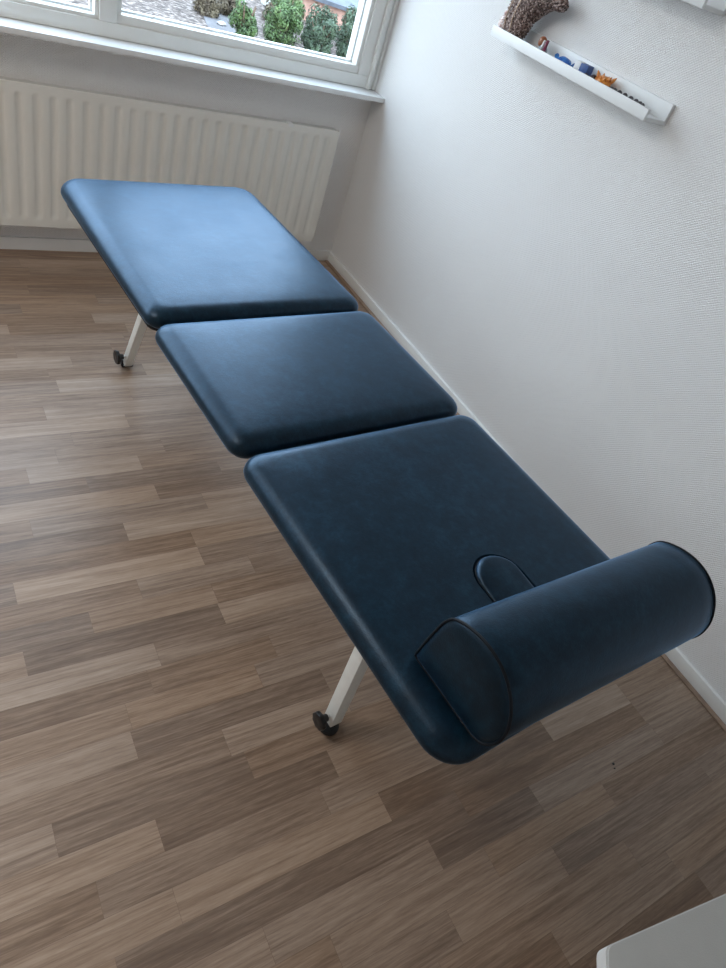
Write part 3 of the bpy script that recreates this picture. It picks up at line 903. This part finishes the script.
for k_, (x, y, rr_, h_, mt, lb) in enumerate([
    (7.0, 18.0, .45, 1.15, 'leaf', 'small light green shrub leftmost in the front row outside the window'),
    (8.15, 18.0, .58, 1.3, 'leaf', 'broad yellow-green shrub second from left in the front row outside'),
    (9.4, 18.0, .56, 1.15, 'leafd', 'dark green shrub third from left in the front row outside'),
    (10.6, 18.2, .55, 1.3, 'leafd', 'dark green shrub in the front row outside nearest the right window jamb'),
    (8.9, 19.5, .6, 1.35, 'leaf', 'yellow-green shrub behind the gap between second and third front shrubs outside'),
    (10.3, 19.7, .6, 1.2, 'leafd', 'dark green shrub in the back row outside, left of the roofed shed'),
    (11.7, 20.2, .6, 1.4, 'leafd', 'dark green shrub in the back row outside, below the red roof'),
    (6.75, 20.4, .5, .55, 'dry', 'low brownish shrub behind the small light green one, beside the garden path'),
    (7.7, 21.0, .5, .6, 'dry', 'low brownish shrub between the two white stones outside'),
    (5.9, 21.9, .5, .5, 'dry', 'low brownish shrub left of the garden path outside'),
    (9.6, 21.6, .6, .7, 'dry', 'low brownish shrub in front of the blue-grey shed outside')]):
    shrub((x, y, GZ), rr_, h_, M[mt], lb, k_+1, 2600)
# pale stones
rg = random.Random(12)
for k, (x, y, s, lb) in enumerate([(7.2, 22.3, .30, 'pale garden stone at the far left, near the path'), (8.4, 22.6, .42, 'flat white stone at the back of the garden, second from left'),
                                   (10.1, 23.0, .45, 'white stone behind the broad yellow-green shrub outside'), (6.9, 19.4, .14, 'small white stone just behind the small light green shrub')]):
    o = crumple('garden_stone', (x, y, GZ), (s, s*.7, s*.4), M['rock'], 50+k, sub=3, amt=.5); tag(o, lb, 'stone', 'pale stones in the garden')
# neighbouring roofs
def house(name, x0, x1, y0, y1, ze, zr, mat, label, yaw=0):
    root = empty(name, ((x0+x1)/2, (y0+y1)/2, GZ), yaw); tag(root, label, 'building')
    w = (x1-x0)/2; d = (y1-y0)/2
    bm = bmesh.new(); bx(bm, (-w+.2, -d+.2, 0), (w-.2, d-.2, ze)); obj('walls', bm, M['brick'], root)
    bm = bmesh.new(); t = .12
    A = [bm.verts.new(c) for c in ((-w, -d, ze), (w, -d, ze), (w, 0, zr), (-w, 0, zr), (-w, d, ze), (w, d, ze))]
    B = [bm.verts.new((v.co.x, v.co.y, v.co.z+t)) for v in A]
    for q in ((0, 1, 2, 3), (3, 2, 5, 4)):
        bm.faces.new([A[i] for i in q][::-1]); bm.faces.new([B[i] for i in q])
    for i, j in ((0, 1), (1, 2), (2, 5), (5, 4), (4, 3), (3, 0)): bm.faces.new((A[i], A[j], B[j], B[i]))
    obj('roof', bm, mat, root)
house('garden_house', 15.2, 24, 24.5, 31, 1.0, 2.7, M['tiles'], 'house with red tiled roof at the top right of the window view', math.radians(-25))
house('garden_shed', 11.0, 13.6, 22.6, 25.2, .7, 1.1, M['slate'], 'low shed with blue-grey roof in front of the red tiled roof', math.radians(-25))

# ------------------------------------------------------------------ light: overcast daylight through the window
w = bpy.data.worlds.new('World'); sc.world = w; w.use_nodes = True
nt = w.node_tree; bg = nt.nodes['Background']
tc = N(nt, 'ShaderNodeTexCoord'); sp = N(nt, 'ShaderNodeSeparateXYZ'); nt.links.new(tc.outputs['Generated'], sp.inputs[0])
r = ramp(nt, [(0.0, (.58, .63, .68)), (.25, (.78, .885, 1.0)), (1.0, (.56, .76, 1.0))]); nt.links.new(sp.outputs['Z'], r.inputs['Fac'])
nt.links.new(r.outputs['Color'], bg.inputs['Color']); bg.inputs['Strength'].default_value = 4.6
sun = bpy.data.lights.new('sun', 'SUN'); sun.energy = .5; sun.angle = math.radians(20); sun.color = (1, .95, .88)
so = link(bpy.data.objects.new('sun', sun)); so.rotation_euler = (math.radians(35), math.radians(10), math.radians(15))
# portal in the window opening helps the renderer find the sky
pl = bpy.data.lights.new('sky_portal', 'AREA'); pl.shape = 'RECTANGLE'; pl.size = -XL-.05; pl.size_y = WT-SZ-.05
pl.cycles.is_portal = True
po = link(bpy.data.objects.new('sky_portal', pl)); po.location = (XL/2, .14, (WT+SZ)/2); po.rotation_euler = (math.radians(-90), 0, 0)

# fill light added to brighten the room, unseen, hung under the ceiling
cl = empty('added_fill_light', (-2.9, -1.45, ZC-.05)); tag(cl, 'added flat square fill light, out of view in the left half of the room', 'fill light')
bm = bmesh.new(); bx(bm, (-.48, -.48, 0), (.48, .48, .0495), .004); autosmooth(obj('fill_housing', bm, M['trim'], cl), 50)
al = bpy.data.lights.new('fill_lamp', 'AREA'); al.shape = 'SQUARE'; al.size = .9; al.energy = 16; al.color = (1, .90, .80)
ao_ = link(bpy.data.objects.new('fill_lamp', al), cl); ao_.location = (0, 0, -.004)

# ------------------------------------------------------------------ camera
cd = bpy.data.cameras.new('camera'); cd.sensor_fit = 'HORIZONTAL'; cd.sensor_width = 36; cd.lens = 674.456*36/726
cd.clip_start = .02; cd.clip_end = 300
cam = link(bpy.data.objects.new('camera', cd))
R3 = Matrix(((0.8402562970217811, 0.14175399640793312, -0.5233308320915406), (-0.4626427391720003, 0.6907582053410761, -0.555711073891284), (0.2827208008029709, 0.7090549388138802, 0.6459953889440477)))
m4 = R3.to_4x4(); m4.translation = (-1.9390771, -2.9707663, 1.5604007)
cam.matrix_world = m4
sc.camera = cam

sc.view_settings.view_transform = 'Standard'; sc.view_settings.look = 'None'
sc.view_settings.gamma = 1; sc.view_settings.use_curve_mapping = False
sc.view_settings.exposure = 0.76
sc.cycles.max_bounces = 12; sc.cycles.diffuse_bounces = 8; sc.cycles.transparent_max_bounces = 12
sc.cycles.use_denoising = True
sc.cycles.sample_clamp_indirect = 10
